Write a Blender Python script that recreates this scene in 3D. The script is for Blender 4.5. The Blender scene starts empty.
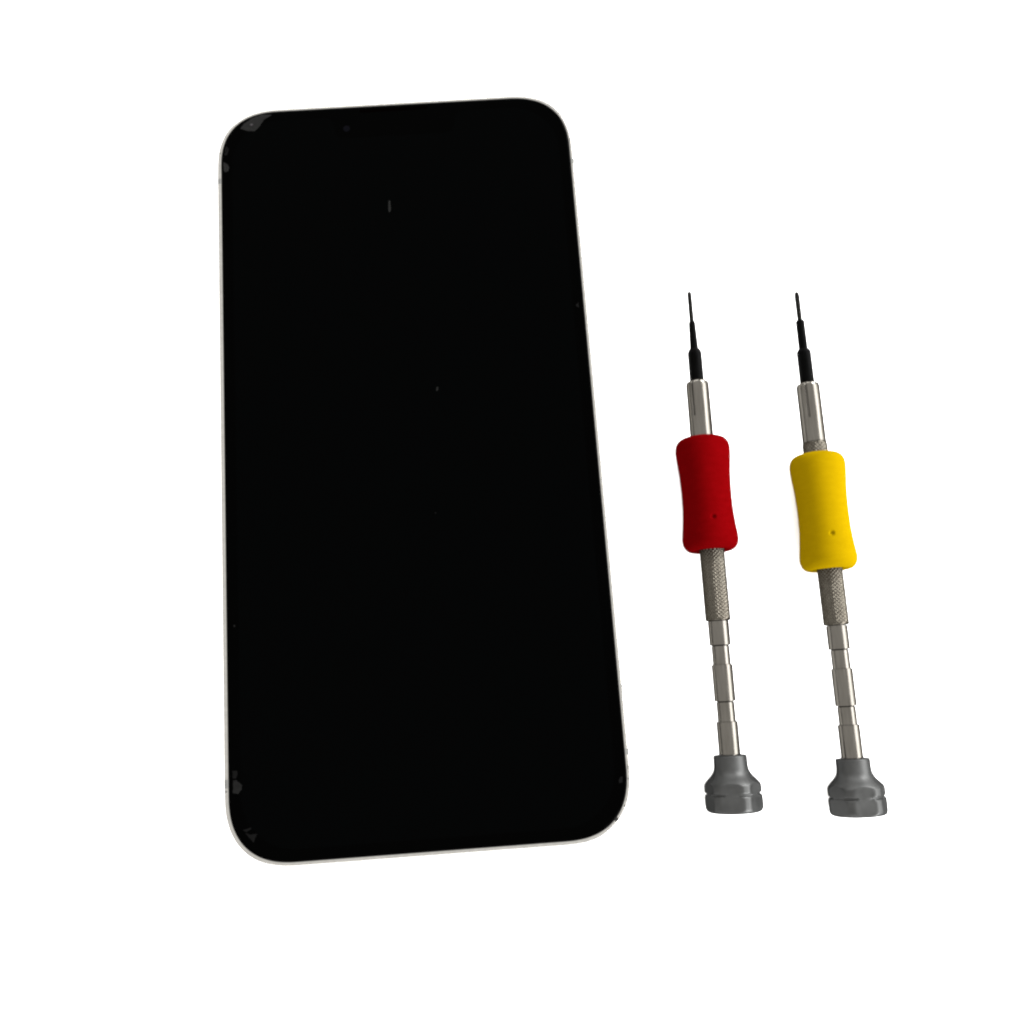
import bpy, bmesh, math, random
from math import sin, cos, pi, radians, sqrt, atan2
from mathutils import Matrix, Vector

MM = 0.001
S = bpy.context.scene
COL = S.collection
random.seed(4)

# ------------------------------------------------------------------ materials
def mat(name, base, rough=.5, metal=0., spec=.5, edge=None, aniso=None):
    m = bpy.data.materials.new(name)
    m.use_nodes = True
    b = m.node_tree.nodes['Principled BSDF']
    b.inputs['Base Color'].default_value = (*base, 1)
    b.inputs['Roughness'].default_value = rough
    b.inputs['Metallic'].default_value = metal
    b.inputs['Specular IOR Level'].default_value = spec
    if edge is not None:
        b.inputs['Specular Tint'].default_value = (*edge, 1)
    return m

def nodes(m):
    nt = m.node_tree
    return nt, nt.nodes, nt.links, nt.nodes['Principled BSDF']

def add_noise(m, scale, detail=4, rough_amp=0., col=None, bump=0., dist=.00005, stretch=None):
    """procedural mottling: roughness, colour and a fine bump from object coordinates"""
    nt, N, L, b = nodes(m)
    tc = N.new('ShaderNodeTexCoord')
    mp = N.new('ShaderNodeMapping')
    if stretch: mp.inputs['Scale'].default_value = stretch
    L.new(tc.outputs['Object'], mp.inputs['Vector'])
    n = N.new('ShaderNodeTexNoise')
    n.inputs['Scale'].default_value = scale
    n.inputs['Detail'].default_value = detail
    n.inputs['Roughness'].default_value = .6
    L.new(mp.outputs['Vector'], n.inputs['Vector'])
    if rough_amp:
        r = b.inputs['Roughness'].default_value
        mr = N.new('ShaderNodeMapRange')
        mr.inputs['From Min'].default_value = .3; mr.inputs['From Max'].default_value = .7
        mr.inputs['To Min'].default_value = r - rough_amp; mr.inputs['To Max'].default_value = r + rough_amp
        L.new(n.outputs['Fac'], mr.inputs['Value'])
        L.new(mr.outputs['Result'], b.inputs['Roughness'])
    if col:
        cr = N.new('ShaderNodeValToRGB')
        cr.color_ramp.elements[0].position = .3; cr.color_ramp.elements[0].color = (*col[0], 1)
        cr.color_ramp.elements[1].position = .7; cr.color_ramp.elements[1].color = (*col[1], 1)
        L.new(n.outputs['Fac'], cr.inputs['Fac'])
        L.new(cr.outputs['Color'], b.inputs['Base Color'])
    if bump:
        bp = N.new('ShaderNodeBump')
        bp.inputs['Strength'].default_value = bump
        bp.inputs['Distance'].default_value = dist
        L.new(n.outputs['Fac'], bp.inputs['Height'])
        L.new(bp.outputs['Normal'], b.inputs['Normal'])
    return m

M = {}
M['paper'] = mat('white_tabletop', (.9, .9, .9), .85, spec=.1)
M['glass'] = mat('black_screen_glass', (.00004, .00005, .00005), .1, spec=.006)
M['display'] = mat('unlit_display', (.00009, .00012, .00013), .1, spec=.006)
M['lens'] = mat('camera_lens_glass', (.0005, .0005, .0009), .2, spec=.012)
M['mesh'] = mat('earpiece_mesh', (.0002, .0001, .0001), .7, spec=0)
M['chip'] = mat('chipped_glass', (.0022, .0022, .0022), .5, spec=.06)
add_noise(M['chip'], 1500, 3, .1, ((.0006, .0006, .0006), (.0015, .0015, .0014)), .4, .00003)
M['chip_dim'] = mat('hairline_scratch', (.0011, .0011, .0011), .5, spec=.02)
M['chip_pt'] = mat('chip_highlight', (.012, .011, .012), .4, spec=.1)
M['gasket'] = mat('black_gasket', (.0004, .0004, .0003), .8, spec=.0)
M['frame'] = mat('silver_frame_metal', (.31, .308, .302), .2, 1., edge=(.3, .3, .3))
add_noise(M['frame'], 900, 3, .04, ((.228, .224, .214), (.264, .259, .248)))
M['band'] = mat('antenna_band_plastic', (.07, .07, .067), .5, spec=.05)
M['scuff'] = mat('scuffed_paint', (.06, .059, .056), .7, spec=.05)
M['dark_scuff'] = mat('dark_scuff', (.009, .009, .0085), .7, spec=.02)
M['steel'] = mat('nickel_steel', (.09, .085, .077), .2, 1., edge=(.01, .01, .01))
add_noise(M['steel'], 700, 4, .05, ((.062, .058, .051), (.09, .085, .077)), .09, .00002, (3, .25, 3))
M['knurl'] = mat('knurled_steel', (.07, .063, .051), .17, 1., edge=(.01, .01, .01))
add_noise(M['knurl'], 900, 4, .06, ((.037, .033, .027), (.05, .046, .038)), .06, .00002)
M['bit'] = mat('blackened_steel', (.0005, .0005, .0005), .45, spec=.012)
add_noise(M['bit'], 900, 3, .1, ((.0001, .0001, .0001), (.0004, .0004, .0004)), .2, .00003)
M['bit_tip'] = mat('worn_black_steel', (.007, .0068, .0065), .4, 1., edge=(.02, .02, .02))
M['red'] = mat('red_silicone', (.05, .0006, .0009), .55, spec=.0)
add_noise(M['red'], 420, 5, .06, ((.044, .0002, .0004), (.052, .0003, .0006)), .1, .00006, (1, 3, 1))
M['yellow'] = mat('yellow_silicone', (.16, .075, .0009), .55, spec=.0)
add_noise(M['yellow'], 420, 5, .06, ((.116, .0735, .0003), (.127, .0815, .0004)), .08, .00006, (1, 3, 1))
M['cap'] = mat('grey_anodised_cap', (.04, .0405, .04), .46, .9, spec=.1, edge=(.01, .01, .01))
add_noise(M['cap'], 500, 4, .06, ((.030, .0305, .0302), (.037, .0375, .0372)), .15, .00004)
M['slot'] = mat('groove_shade', (.0015, .0015, .0015), .7, spec=.02)

# ------------------------------------------------------------------ helpers
def link(name, verts, faces, m, parent=None, smooth=True, sharp=35):
    me = bpy.data.meshes.new(name)
    me.from_pydata([(x * MM, y * MM, z * MM) for x, y, z in verts], [], faces)
    bm = bmesh.new(); bm.from_mesh(me)
    bmesh.ops.recalc_face_normals(bm, faces=bm.faces)
    bm.to_mesh(me); bm.free()
    o = bpy.data.objects.new(name, me)
    COL.objects.link(o)
    me.materials.append(m)
    if parent is not None: o.parent = parent
    if smooth:
        me.shade_smooth()
        me.set_sharp_from_angle(angle=radians(sharp))
    return o

def thing(name, label, cat, loc, rot=(0, 0, 0), group=None):
    o = bpy.data.objects.new(name, None)
    o.empty_display_size = .01
    o.location = [c * MM for c in loc]; o.rotation_euler = rot
    o['label'] = label; o['category'] = cat
    if group: o['group'] = group
    COL.objects.link(o)
    return o

# ------------------------------------------------------------------ setting
G = 2500
top = link('tabletop', [(-G, -G, 0), (G, -G, 0), (G, G, 0), (-G, G, 0)], [(0, 1, 2, 3)], M['paper'], smooth=False)
top['kind'] = 'structure'

# ------------------------------------------------------------------ the phone
ZT = 7.65                      # glass face above the table
GA, GB = 38.5, 79.8           # half width / height of the glass
def base_outline():
    """glass outline with continuous-curvature corners, counter-clockwise from the middle of the right side"""
    a, n = 13.2, 2.5
    pts = []
    corner = []
    K = 72
    for i in range(K + 1):
        t = i / K * pi / 2
        corner.append((cos(t) ** (2 / n) * a, sin(t) ** (2 / n) * a))
    # even out the spacing along the corner
    def resample(p, k):
        d = [0]
        for q, r in zip(p, p[1:]): d.append(d[-1] + math.dist(q, r))
        out = []; j = 0
        for i in range(k + 1):
            s = d[-1] * i / k
            while j < len(p) - 2 and d[j + 1] < s: j += 1
            u = (s - d[j]) / (d[j + 1] - d[j] or 1)
            out.append((p[j][0] + u * (p[j + 1][0] - p[j][0]), p[j][1] + u * (p[j + 1][1] - p[j][1])))
        return out
    corner = resample(corner, 56)
    cx, cy = GA - a, GB - a
    def straight(p, q):
        k = int(math.dist(p, q) / .4)
        return [(p[0] + (q[0] - p[0]) * i / k, p[1] + (q[1] - p[1]) * i / k) for i in range(1, k)]
    quad = [[(cx + x, cy + y) for x, y in corner],
            [(-cx - x, cy + y) for x, y in reversed(corner)],
            [(-cx - x, -cy - y) for x, y in corner],
            [(cx + x, -cy - y) for x, y in reversed(corner)]]
    for i in range(4):
        pts += quad[i]
        pts += straight(quad[i][-1], quad[(i + 1) % 4][0])
    return pts
OUT = base_outline()
NO = len(OUT)
NRM = []
for i in range(NO):
    p, q = OUT[i - 1], OUT[(i + 1) % NO]
    dx, dy = q[0] - p[0], q[1] - p[1]
    l = sqrt(dx * dx + dy * dy)
    NRM.append((dy / l, -dx / l))
def ring(off, z): return [(x + nx * off, y + ny * off, z) for (x, y), (nx, ny) in zip(OUT, NRM)]
def sweep(profile, cap_first=True, cap_last=True):
    v = []; f = []
    for off, z in profile: v += ring(off, z)
    for k in range(len(profile) - 1):
        for i in range(NO):
            j = (i + 1) % NO
            f.append((k * NO + i, k * NO + j, (k + 1) * NO + j, (k + 1) * NO + i))
    if cap_first: f.append(tuple(range(NO)))
    if cap_last: f.append(tuple((len(profile) - 1) * NO + i for i in range(NO)))
    return v, f

phone = thing('mobile_phone', 'phone with blank black chipped screen and thin silver frame lying face up on white',
              'phone', (-.1, 0, 0))
# frame: rim beside the glass, rounded shoulder, flat side, rounded back edge
RIM = [(.10, 7.40), (.10, 7.55), (.105, 7.562), (.34, 7.56), (.54, 7.54), (.70, 7.505), (.83, 7.44), (.91, 7.3),
       (.93, 7.1), (.93, .75), (.87, .5), (.7, .28), (.45, .1), (.2, .0)]
v, f = sweep([(.10, 6.2)] + RIM)
frame = link('frame', v, f, M['frame'], phone)
v, f = sweep([(.095, 7.0), (.095, 7.44), (-.02, 7.44)], False, False)
link('gasket', v, f, M['gasket'], phone)
v, f = sweep([(-.02, 6.4), (-.02, 7.45), (-.05, 7.53), (-.12, 7.60), (-.24, 7.64), (-.42, ZT)])
screen = link('screen', v, f, M['glass'], phone)

def rim_patch(name, y0, y1, side, p0, p1, m, parent=frame, lift=.008, axis='y', ragged=0):
    """a mark that lies on the frame's rounded rim, following its section between profile points p0..p1"""
    idx = [i for i in range(NO) if (OUT[i][0] > 0) == (side > 0) and min(y0, y1) <= OUT[i][1] <= max(y0, y1)]
    idx.sort(key=lambda i: OUT[i][1])
    if len(idx) < 2:
        c = min(range(NO), key=lambda i: abs(OUT[i][1] - (y0 + y1) / 2) + (0 if OUT[i][0] * side > 0 else 99))
        idx = [c, (c + 1) % NO]
    prof = RIM[p0:p1 + 1]
    vs = []; fs = []
    rows = len(prof)
    for k, (o, z) in enumerate(prof):
        a = RIM[max(p0 + k - 1, 0)]; b = RIM[min(p0 + k + 1, len(RIM) - 1)]
        d = (b[0] - a[0], b[1] - a[1]); l = sqrt(d[0] ** 2 + d[1] ** 2) or 1
        no = (-d[1] / l, d[0] / l)
        for n, i in enumerate(idx):
            e = random.uniform(-ragged, ragged) if (k in (0, rows - 1)) else 0
            vs.append((OUT[i][0] + NRM[i][0] * (o + no[0] * lift + e), OUT[i][1] + NRM[i][1] * (o + no[0] * lift + e), z + no[1] * lift))
    w = len(idx)
    for k in range(rows - 1):
        for n in range(w - 1):
            fs.append((k * w + n, k * w + n + 1, (k + 1) * w + n + 1, (k + 1) * w + n))
    return link(name, vs, fs, m, parent)
# antenna bands across the rim and down the sides
for side, y in ((-1, 63.6), (1, 63.7), (1, -64.1), (-1, -64.6)):
    rim_patch('antenna_band', y - .85, y + .85, side, 1, 9, M['band'])
# scuffs on the rim
rim_patch('scuff', 68.1, 69.1, 1, 3, 4, M['scuff'], ragged=.03)
rim_patch('scuff', -53.9, -50.8, 1, 4, 5, M['scuff'], ragged=.06)
rim_patch('scuff', -54.6, -53.8, 1, 3, 4, M['scuff'], ragged=.03)
rim_patch('scuff', -67.7, -66.3, 1, 3, 4, M['dark_scuff'], ragged=.03)
rim_patch('scuff', -69.6, -69.0, 1, 2, 4, M['scuff'], ragged=.03)
rim_patch('scuff', -73.1, -72.6, 1, 3, 4, M['scuff'], ragged=.03)
rim_patch('scuff', -74.3, -73.7, 1, 3, 4, M['dark_scuff'], ragged=.03)
rim_patch('scuff', -76.7, -75.8, 1, 2, 4, M['dark_scuff'], ragged=.02)
rim_patch('scuff', 70.1, 70.8, -1, 3, 5, M['scuff'], ragged=.03)
rim_patch('scuff', -66.0, -65.6, -1, 3, 7, M['scuff'], ragged=.03)

# side button standing proud of the right side
def rounded_bar(x0, x1, y0, y1, z0, z1, r=.35):
    vs = []; fs = []
    rows = []
    cz = (z0 + z1) / 2; h = (z1 - z0) / 2
    sec = []
    K = 24
    for (ya, sgn) in ((y1 - h, 1), (y0 + h, -1)):
        for i in range(K + 1):
            t = i / K * pi if sgn > 0 else pi + i / K * pi
            sec.append((ya + h * sin(t + pi / 2 - pi / 2), cz + h * cos(t)))
    for x, s in ((x0, 0), (x1 - r * .6, 0), (x1 - r * .2, .12), (x1, .35)):
        row = []
        for y, z in sec:
            cy = min(max(y, y0 + h), y1 - h)
            d = sqrt((y - cy) ** 2 + (z - cz) ** 2) or 1
            k = (d - s) / d
            vs.append((x, cy + (y - cy) * k, cz + (z - cz) * k))
    n = len(sec)
    for k in range(3):
        for i in range(n):
            j = (i + 1) % n
            fs.append((k * n + i, k * n + j, (k + 1) * n + j, (k + 1) * n + i))
    fs.append(tuple(3 * n + i for i in range(n))); fs.append(tuple(range(n)))
    return vs, fs
v, f = rounded_bar(39.0, 39.85, 12.3, 30.6, 2.2, 5.5)
link('side_button', v, f, M['frame'], phone)

# things seen on / in the glass
def flake(name, pts, m, z=ZT, t=.014, jag=.06, label=None):
    """thin splinter with a slightly raised, uneven top (a chip of the glass)"""
    out = []
    for i, p in enumerate(pts):
        q = pts[(i + 1) % len(pts)]
        k = max(1, int(math.dist(p, q) / .35))
        for j in range(k):
            u = j / k
            e = jag if j else 0
            out.append((p[0] + (q[0] - p[0]) * u + random.uniform(-e, e), p[1] + (q[1] - p[1]) * u + random.uniform(-e, e)))
    cx = sum(p[0] for p in out) / len(out); cy = sum(p[1] for p in out) / len(out)
    n = len(out)
    vs = [(x, y, z - .02) for x, y in out] + [(cx + (x - cx) * .93, cy + (y - cy) * .93, z + t + random.uniform(-.3, .3) * t) for x, y in out] + [(cx, cy, z + t * 1.6)]
    fs = []
    for i in range(n):
        j = (i + 1) % n
        fs.append((i, j, n + j, n + i)); fs.append((n + i, n + j, 2 * n))
    o = link(name, vs, fs, m, screen, smooth=False)
    if label: o['label'] = label
    return o
flake('glass_chip', [(-34.41, 76.02), (-33.55, 77.22), (-31.41, 78.67), (-29.14, 79.31), (-27.03, 79.12), (-28.88, 78.03), (-30.04, 76.22), (-31.19, 75.09), (-33.15, 75.41)], M['chip'], label='largest grey chip, in the upper left corner of the screen')
flake('chip_highlight', [(-32.15, 76.84), (-31.85, 77.2), (-31.35, 76.95), (-31.7, 76.5)], M['chip_pt'], t=.05, jag=0)  # highlight on the corner chip, painted as a small lighter flake
flake('glass_chip', [(-37.78, 70.71), (-37.64, 71.27), (-37.38, 72.02), (-37.25, 71.6), (-37.4, 70.9), (-37.5, 70.5)], M['chip_dim'])
flake('glass_chip', [(-37.78, 70.31), (-37.45, 70.4), (-37.2, 71.0), (-37.05, 71.6), (-36.87, 71.3), (-36.96, 70.66), (-37.32, 69.72), (-37.88, 69.66)], M['chip_dim'])
flake('glass_chip', [(-38.11, 68.15), (-37.26, 67.62), (-36.84, 66.83), (-37.02, 65.8), (-37.71, 65.56), (-38.02, 65.97), (-38.08, 67.02)], M['chip'])
flake('glass_chip', [(-37.83, -62.15), (-36.91, -62.14), (-36.79, -62.87), (-37.07, -63.67), (-37.72, -63.62)], M['chip_dim'])
flake('glass_chip', [(-37.07, -63.87), (-35.9, -64.98), (-36.04, -65.86), (-36.71, -66.65), (-37.76, -66.37), (-37.72, -63.95)], M['chip'])
flake('glass_chip', [(-36.02, -73.32), (-34.32, -72.94), (-34.25, -73.15), (-35.25, -73.75)], M['chip_dim'], jag=.03)
flake('glass_chip', [(-35.56, -73.81), (-34.47, -74.24), (-33.22, -74.15), (-33.93, -75.78)], M['chip_dim'], jag=.03)
flake('glass_chip', [(36.82, -69.34), (37.26, -68.65), (37.76, -68.64), (37.58, -69.75), (36.9, -69.87)], M['chip_dim'])
flake('scratch', [(-2.15, 56.5), (-1.79, 56.55), (-1.71, 54.59), (-1.85, 53.9), (-2.1, 53.6), (-2.3, 53.9), (-2.32, 54.64)], M['chip'], jag=.03)
flake('scratch', [(5.94, 13.0), (6.34, 13.1), (6.32, 12.43), (6.13, 12.16), (5.84, 12.18)], M['chip'], jag=0)
flake('scratch', [(36.79, 29.46), (37.59, 30.1), (37.3, 29.5), (37.55, 28.83), (36.96, 29.09)], M['chip_dim'], jag=0)
flake('scratch', [(-37.2, -34.18), (-37.02, -34.5), (-36.85, -34.2), (-37.01, -33.88)], M['chip'], jag=0)
flake('scratch', [(4.15, -13.9), (4.3, -14.25), (4.42, -13.95), (4.3, -13.7)], M['chip_dim'], jag=0)
def disc(name, x, y, r, m, z, h=.006, n=40):
    vs = [(x + r * cos(2 * pi * i / n), y + r * sin(2 * pi * i / n), z) for i in range(n)] + \
         [(x + r * .94 * cos(2 * pi * i / n), y + r * .94 * sin(2 * pi * i / n), z + h) for i in range(n)]
    fs = [(i, (i + 1) % n, n + (i + 1) % n, n + i) for i in range(n)] + [tuple(range(n, 2 * n))]
    return link(name, vs, fs, m, screen)
def display_sheet():
    hx, hy, a = GA - 2.3, GB - 2.3, 10.5
    p = []
    def arc(cx, cy, r, t0, t1, n=14):
        for i in range(n + 1):
            t = radians(t0 + (t1 - t0) * i / n); p.append((cx + r * cos(t), cy + r * sin(t)))
    arc(hx - a, hy - a, a, 0, 90)
    nw, nd, r = 13.4, 5.3, 2.2
    arc(nw + r, hy - r, r, 90, 180, 8); arc(nw - r, hy - nd + r, r, 0, -90, 8)
    arc(-nw + r, hy - nd + r, r, -90, -180, 8); arc(-nw - r, hy - r, r, 0, 90, 8)
    arc(-hx + a, hy - a, a, 90, 180); arc(-hx + a, -hy + a, a, 180, 270); arc(hx - a, -hy + a, a, 270, 360)
    n = len(p)
    vs = [(x, y, ZT - .02) for x, y in p] + [(x, y, ZT + .004) for x, y in p]
    fs = [(i, (i + 1) % n, n + (i + 1) % n, n + i) for i in range(n)] + [tuple(range(n, 2 * n))]
    return vs, fs
v, f = display_sheet()
link('display', v, f, M['display'], screen, smooth=False)
disc('front_camera', -10.7, 74.6, .75, M['lens'], ZT - .002)
# earpiece slit at the top edge of the glass
vs = []; fs = []
n = 20
for i in range(2 * n):
    t = 2 * pi * i / (2 * n)
    cx = 7.2 if cos(t) >= 0 else -7.2
    vs.append((cx + .45 * cos(t), 78.75 + .45 * sin(t), ZT + .006))
vs += [(x, y, ZT - .02) for x, y, z in vs]
fs.append(tuple(range(2 * n)))
for i in range(2 * n): fs.append((i, (i + 1) % (2 * n), 2 * n + (i + 1) % (2 * n), 2 * n + i))
link('earpiece', vs, fs, M['mesh'], screen)

# ------------------------------------------------------------------ the screwdrivers
def smoothstep(a, b, x):
    t = min(max((x - a) / (b - a), 0), 1); return t * t * (3 - 2 * t)

def lathe(prof, seg, axis, rfun=None, angles=None):
    """profile [(s, r)] turned about the tool's axis; s runs from the tip, angle 0 is straight up"""
    angs = angles or [2 * pi * i / seg for i in range(seg)]
    n = len(angs)
    vs = []; fs = []
    for s, r in prof:
        ax, ay, az = axis(s)
        for t in angs:
            q = rfun(s, t, r) if rfun else r
            vs.append((ax + q * sin(t), ay, az + q * cos(t)))
    for k in range(len(prof) - 1):
        for i in range(n):
            j = (i + 1) % n
            fs.append((k * n + i, k * n + j, (k + 1) * n + j, (k + 1) * n + i))
    fs.append(tuple(range(n))); fs.append(tuple((len(prof) - 1) * n + i for i in range(n)))
    return vs, fs

def densify(prof, step):
    out = [prof[0]]
    for (s0, r0), (s1, r1) in zip(prof, prof[1:]):
        k = max(1, int(math.hypot(s1 - s0, r1 - r0) / step))
        for i in range(1, k + 1):
            out.append((s0 + (s1 - s0) * i / k, r0 + (r1 - r0) * i / k))
    return out

def catmull(pts, k):
    out = []
    for i in range(len(pts) - 1):
        p0 = pts[max(i - 1, 0)]; p1 = pts[i]; p2 = pts[i + 1]; p3 = pts[min(i + 2, len(pts) - 1)]
        for j in range(k):
            t = j / k
            out.append(tuple(.5 * (2 * p1[a] + (p2[a] - p0[a]) * t + (2 * p0[a] - 5 * p1[a] + 4 * p2[a] - p3[a]) * t * t
                                   + (3 * p1[a] - p0[a] - 3 * p2[a] + p3[a]) * t ** 3) for a in (0, 1)))
    out.append(pts[-1])
    return out

R_REST = 5.72
def screwdriver(label, tip_xy, end_xy, T, grip_mat, grip_span, collet, slit0, slit_r, gx, sleeve, steps, cap, dimple, knurl_phase):
    (x0, y0), (x1, y1) = tip_xy, end_xy
    L = math.dist(tip_xy, end_xy)
    a = atan2(-(x0 - x1), (y0 - y1))          # the tip points along the thing's own +y
    t = thing('precision_screwdriver', label, 'screwdriver', (x1, y1, 0), (0, 0, a), 'precision screwdrivers beside the phone')
    capR = 5.6
    sg = grip_span[1] - 2; sc = cap[0] + 9
    def axis(s):                              # rests on the grip and on the cap
        z = R_REST + (capR - R_REST) * (s - sg) / (sc - sg)
        return (0, L - s, z)
    # bit: blackened blade in steps, thick shank
    prof = [(q_, r_ + .07) for q_, r_ in T['tip']]
    v, f = lathe(densify(prof, .6), 40, axis)
    bit = link('bit', v, f, M['bit'], t)
    prof = [(q_, r_ + .07) for q_, r_ in T['point']]
    v, f = lathe(densify(prof, .5), 24, axis)
    link('bit_point', v, f, M['bit_tip'], bit)
    # collet with four sawn slits
    c0, c1 = collet
    prof = [(c0, 1.48), (c0, 2.2), (c0 + .12, 2.29), (c0 + .3, 2.34), (c0 + .5, 2.41)]
    prof += [(c0 + .75 + (7.6 - .75) * i / 12, 2.41) for i in range(1, 13)] + [(c0 + 7.75, 2.41), (c0 + 7.9, 2.41), (c1 - .05, 2.41), (c1, 2.28)]
    hw = .095
    angs = []
    for q in range(4):
        b = slit0 + q * pi / 2
        angs += [b - hw - .02, b - hw, b - hw * .3, b + hw * .3, b + hw, b + hw + .02]
        angs += [b + hw + .02 + (pi / 2 - 2 * hw - .04) * i / 18 for i in range(1, 18)]
    def slit(s, th, r):
        d = min(abs((th - slit0 - q * pi / 2 + pi) % (2 * pi) - pi) for q in range(4))
        if d <= hw * .9 and s < c0 + 7.7: return min(r, slit_r)
        return r
    v, f = lathe(prof, 0, axis, slit, angs)
    link('collet', v, f, M['steel'], t, sharp=25)
    # knurled sleeve, running on inside the grip
    s0, s1 = sleeve
    NT = 20; PITCH = 2 * pi * 2.5 / NT
    prof = [(s0, 1.9), (s0 + .05, 2.42)]
    n = int((s1 - s0 - .5) / .085)
    prof += [(s0 + .25 + (s1 - s0 - .5) * i / n, 2.52) for i in range(n + 1)]
    prof += [(s1 - .05, 2.42), (s1, 1.9)]
    def kn(s, th, r):
        if r < 2.45: return r
        u = th * NT / (2 * pi); w = s / PITCH + knurl_phase
        d1 = abs(((u + w) % 1) - .5) * 2; d2 = abs(((u - w) % 1) - .5) * 2   # 1 at the groove
        g = max(d1, d2)
        fade = smoothstep(s0 + .2, s0 + .6, s) * (1 - smoothstep(s1 - .6, s1 - .2, s))
        return 2.56 - fade * .13 * smoothstep(.2, 1., g) - (1 - fade) * .04
    v, f = lathe(prof, 240, axis, kn)
    link('knurled_sleeve', v, f, M['knurl'], t, sharp=60)
    # stepped shaft: three barrels with two necks
    A, B, Cc, D, E = steps
    def barrel(p, q, r): return [(p, r - .1), (p + .06, r), (q - .03, r), (q, r - .05)]
    prof = [(s1 - 1, 1.6), (A[0] - .01, 1.6)] + barrel(A[0], A[1], 2.12)
    prof += [(A[1] + .005, 1.66), (A[1] + .2, 1.66), (A[1] + .205, 1.8), (B - .005, 1.8)] + barrel(B, Cc, 2.1)
    prof += [(Cc + .005, 1.65), (Cc + .2, 1.65), (Cc + .205, 1.79), (D - .005, 1.79)] + barrel(D, E, 2.12)
    prof += [(E + .005, 1.6), (cap[0] + 2, 1.7)]
    v, f = lathe(prof, 96, axis)
    sh = link('shaft', v, f, M['steel'], t, sharp=25)
    sh.data.materials.append(M['slot'])                       # shade of the turned grooves and end joints, painted dark
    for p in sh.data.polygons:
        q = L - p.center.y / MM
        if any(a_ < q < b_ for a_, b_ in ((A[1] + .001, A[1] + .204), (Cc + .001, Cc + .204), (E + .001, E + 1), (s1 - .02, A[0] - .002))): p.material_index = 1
    # grip: waisted sleeve of soft silicone
    g0, g1 = grip_span
    G_ = g1 - g0
    body = catmull([(g0 + .0, 2.62), (g0 + .05, 3.6), (g0 + .25, 4.45), (g0 + .8, 5.15), (g0 + 1.6, 5.52), (g0 + 2.7, 5.66), (g0 + 4.6, 5.54), (g0 + 8., 5.24),
                    (g0 + 12., 5.1), (g1 - 9., 5.15), (g1 - 6., 5.38), (g1 - 4., 5.62), (g1 - 2.7, 5.72), (g1 - 1.7, 5.55), (g1 - .95, 5.12), (g1 - .5, 4.55), (g1 - .38, 4.0), (g1 - .5, 3.3), (g1 - .8, 2.62)], 8)
    ds, da = dimple
    fine = []
    prev = None
    for s, r in body:
        if prev and ds - 1.2 < s < ds + 1.2 or (prev and prev[0] < ds + 1.2 and s > ds - 1.2):
            k = max(1, int((s - prev[0]) / .06))
            for i in range(1, k): fine.append((prev[0] + (s - prev[0]) * i / k, prev[1] + (r - prev[1]) * i / k))
        fine.append((s, r)); prev = (s, r)
    angs = []
    base = [2 * pi * i / 128 for i in range(128)]
    for b in base:
        dd = abs((b - da + pi) % (2 * pi) - pi)
        if dd < .26: angs += [b + j * pi / 512 for j in range(8)]
        else: angs.append(b)
    def gr(s, th, r):
        d = math.hypot(s - ds, ((th - da + pi) % (2 * pi) - pi) * r)
        k = 1 - smoothstep(.15, .72, d)
        wob = .008 * sin(3 * th + s * .35) + .003 * sin(7 * s * .4 + 2 * th)
        return r - k * .4 + (wob if r > 4 else 0)
    v, f = lathe(fine, 0, axis, gr, angs)
    link('grip', v, f, grip_mat, t, sharp=60).location.x = gx * MM
    # swivel cap: neck, flare, two faceted rings with a groove between
    k0, k1 = cap
    W = k1 - k0; q = W / 11.
    cp = catmull([(0.02, 3.02), (.12, 3.2), (.4, 3.27), (1.2, 3.28), (2.0, 3.3), (2.8, 3.42), (3.5, 3.74), (4.1, 4.22), (4.65, 4.75), (5.1, 5.15), (5.5, 5.42), (5.85, 5.5)], 5)
    cp = [(0, 1.75), (0, 2.9)] + cp + [(6.3, 5.52), (6.8, 5.5), (7.0, 5.44), (7.08, 5.36), (7.14, 5.16), (7.42, 5.16), (7.5, 5.4), (7.65, 5.5), (8.0, 5.6), (9.2, 5.62), (9.9, 5.58),
                                       (10.3, 5.46), (10.6, 5.22), (10.76, 4.9), (10.82, 4.5), (10.82, 2.5)]
    prof = densify([(k0 + s * q, r) for s, r in cp], .16)
    rot = T['cap_rot']
    def facet(s, th, r):
        u = (s - k0) / q
        if u < 4.0 or u > 10.5: return r
        p = pi / 3
        ph = (th - rot + p / 2) % p - p / 2
        ap = 5.1 if u < 7.28 else 5.15
        lim = ap / cos(ph)
        d = r - lim
        # soft minimum so the facet edges stay rounded
        h = max(0, min(1, .5 - .5 * (r - lim) / .22))
        return lim * (1 - h) + r * h - .22 * h * (1 - h) * .5
    v, f = lathe(prof, 192, axis, facet)
    c = link('swivel_cap', v, f, M['cap'], t, sharp=50)
    return t

TA = dict(tip=[(6.95, .36), (7.0, .58), (7.3, .66), (13.2, .84), (13.28, 1.1), (13.95, 1.4), (14.3, 1.44), (24, 1.45)],
          point=[(0, .1), (.12, .36), (.5, .42), (3, .43), (6.7, .44), (7.2, .44)], cap_rot=radians(-16))
TB = dict(tip=[(6.55, .42), (6.6, .76), (6.85, .87), (13.2, .9), (13.25, 1.15), (13.7, 1.4), (14., 1.44), (24, 1.45)],
          point=[(0, .28), (.3, .42), (1.2, .5), (2.2, .49), (6.5, .47), (7.2, .47)], cap_rot=radians(-3))
screwdriver('precision screwdriver with a red waisted grip lying between the phone and the yellow one',
            (61.83, 31.65), (59.13, -77.2), TA, M['red'], (33.15, 57.5), (20.75, 34.2), radians(-38), 2.12, -.12, (34.2, 71.5),
            ((71.55, 76.4), 80.25, 87.5, 91.45, 97.75), (97.9, 108.9), (50.85, radians(-2)), .0)
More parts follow.
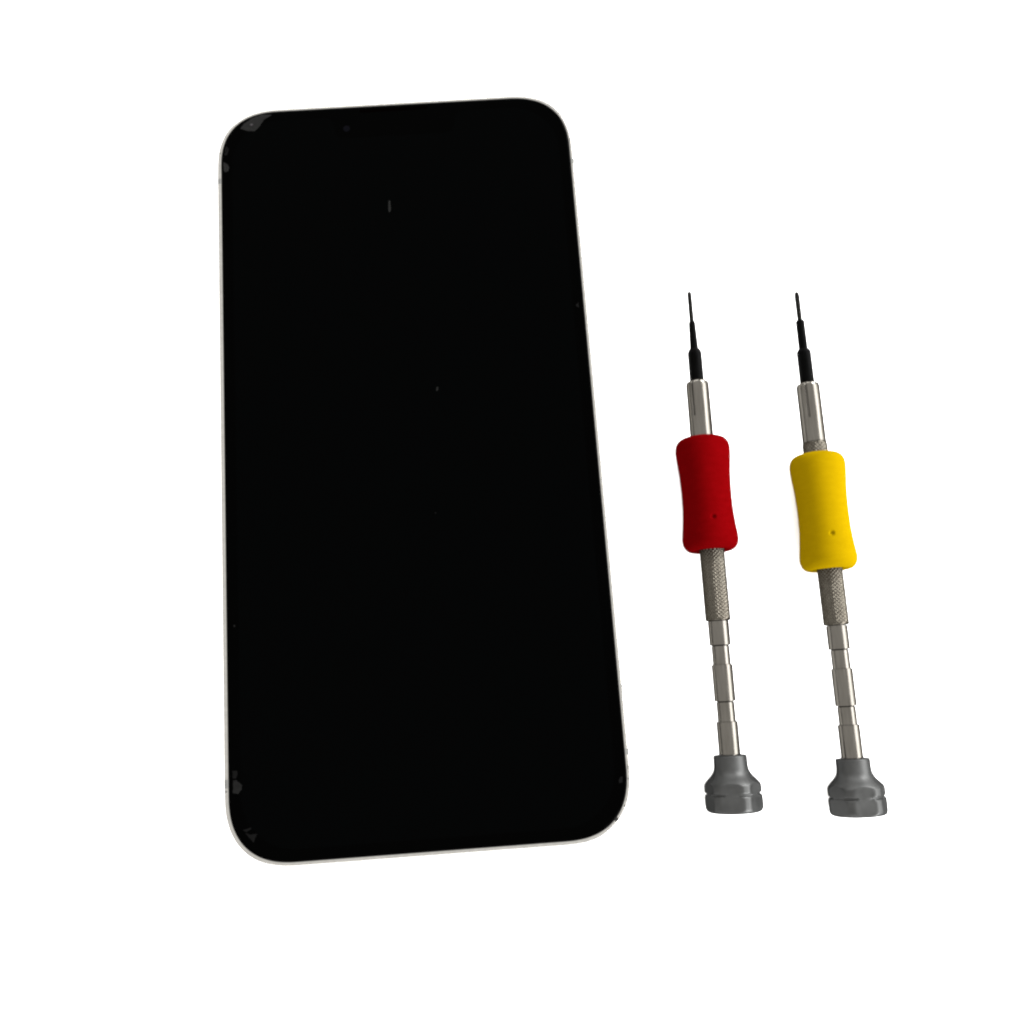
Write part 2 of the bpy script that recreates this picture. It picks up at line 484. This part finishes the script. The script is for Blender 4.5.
screwdriver('precision screwdriver with a yellow waisted grip lying farthest from the phone',
            (85.22, 30.0), (83.39, -79.71), TB, M['yellow'], (36.6, 61.45), (21.15, 34.05), radians(-29), 2.2, 0., (34.0, 72.4),
            ((72.5, 77.25), 81.1, 88.45, 92.1, 98.5), (98.6, 109.6), (54.2, radians(-5.5)), .37)

# ------------------------------------------------------------------ light
w = bpy.data.worlds.new('World'); S.world = w; w.use_nodes = True
bg = w.node_tree.nodes['Background']
bg.inputs['Color'].default_value = (1.0, .98, .945, 1); bg.inputs['Strength'].default_value = 2.2
def lamp(name, az, el, dist, sx, sy, power, color=(1, 1, 1), aim=(25, -10, 5)):
    l = bpy.data.lights.new(name, 'AREA'); l.shape = 'RECTANGLE'
    l.size = sx; l.size_y = sy; l.energy = power; l.color = color
    o = bpy.data.objects.new(name, l); COL.objects.link(o)
    A = Vector(aim) * MM
    d = Vector((cos(radians(el)) * cos(radians(az)), cos(radians(el)) * sin(radians(az)), sin(radians(el))))
    o.location = A + d * dist
    o.rotation_euler = d.to_track_quat('Z', 'Y').to_euler()
    return o
lamp('key_lamp', 48, 25, .95, .35, .30, 19)
lamp('key_lamp', -48, 25, .95, .35, .30, 19)
lamp('fill_lamp', 100, 24, 1.0, .7, .3, 6)  # both fills are added to keep the tabletop shadows white
lamp('fill_lamp', -100, 24, 1.0, .7, .3, 6)
lamp('window_lamp', 0, 30, 1.0, 1.1, .6, 30)

# ------------------------------------------------------------------ camera
cam = bpy.data.cameras.new('camera'); co = bpy.data.objects.new('camera', cam); COL.objects.link(co)
cam.sensor_width = 36; cam.lens = 33.02; cam.clip_start = .005; cam.clip_end = 20
R = Matrix(((.997429, .067132, -.025082), (-.070736, .978399, -.194244), (.0115, .195519, .980632)))
mw = R.to_4x4(); mw.translation = Vector((14.9993, -52.2712, 188.9845 + ZT)) * MM
co.matrix_world = mw
S.camera = co
S.render.engine = 'CYCLES'
S.cycles.use_denoising = True
S.cycles.pixel_filter_type = 'BLACKMAN_HARRIS'
S.cycles.filter_width = 2.3
S.cycles.max_bounces = 8
S.view_settings.view_transform = 'Standard'
S.view_settings.look = 'None'
S.view_settings.exposure = 0; S.view_settings.gamma = 1
S.view_settings.use_curve_mapping = False
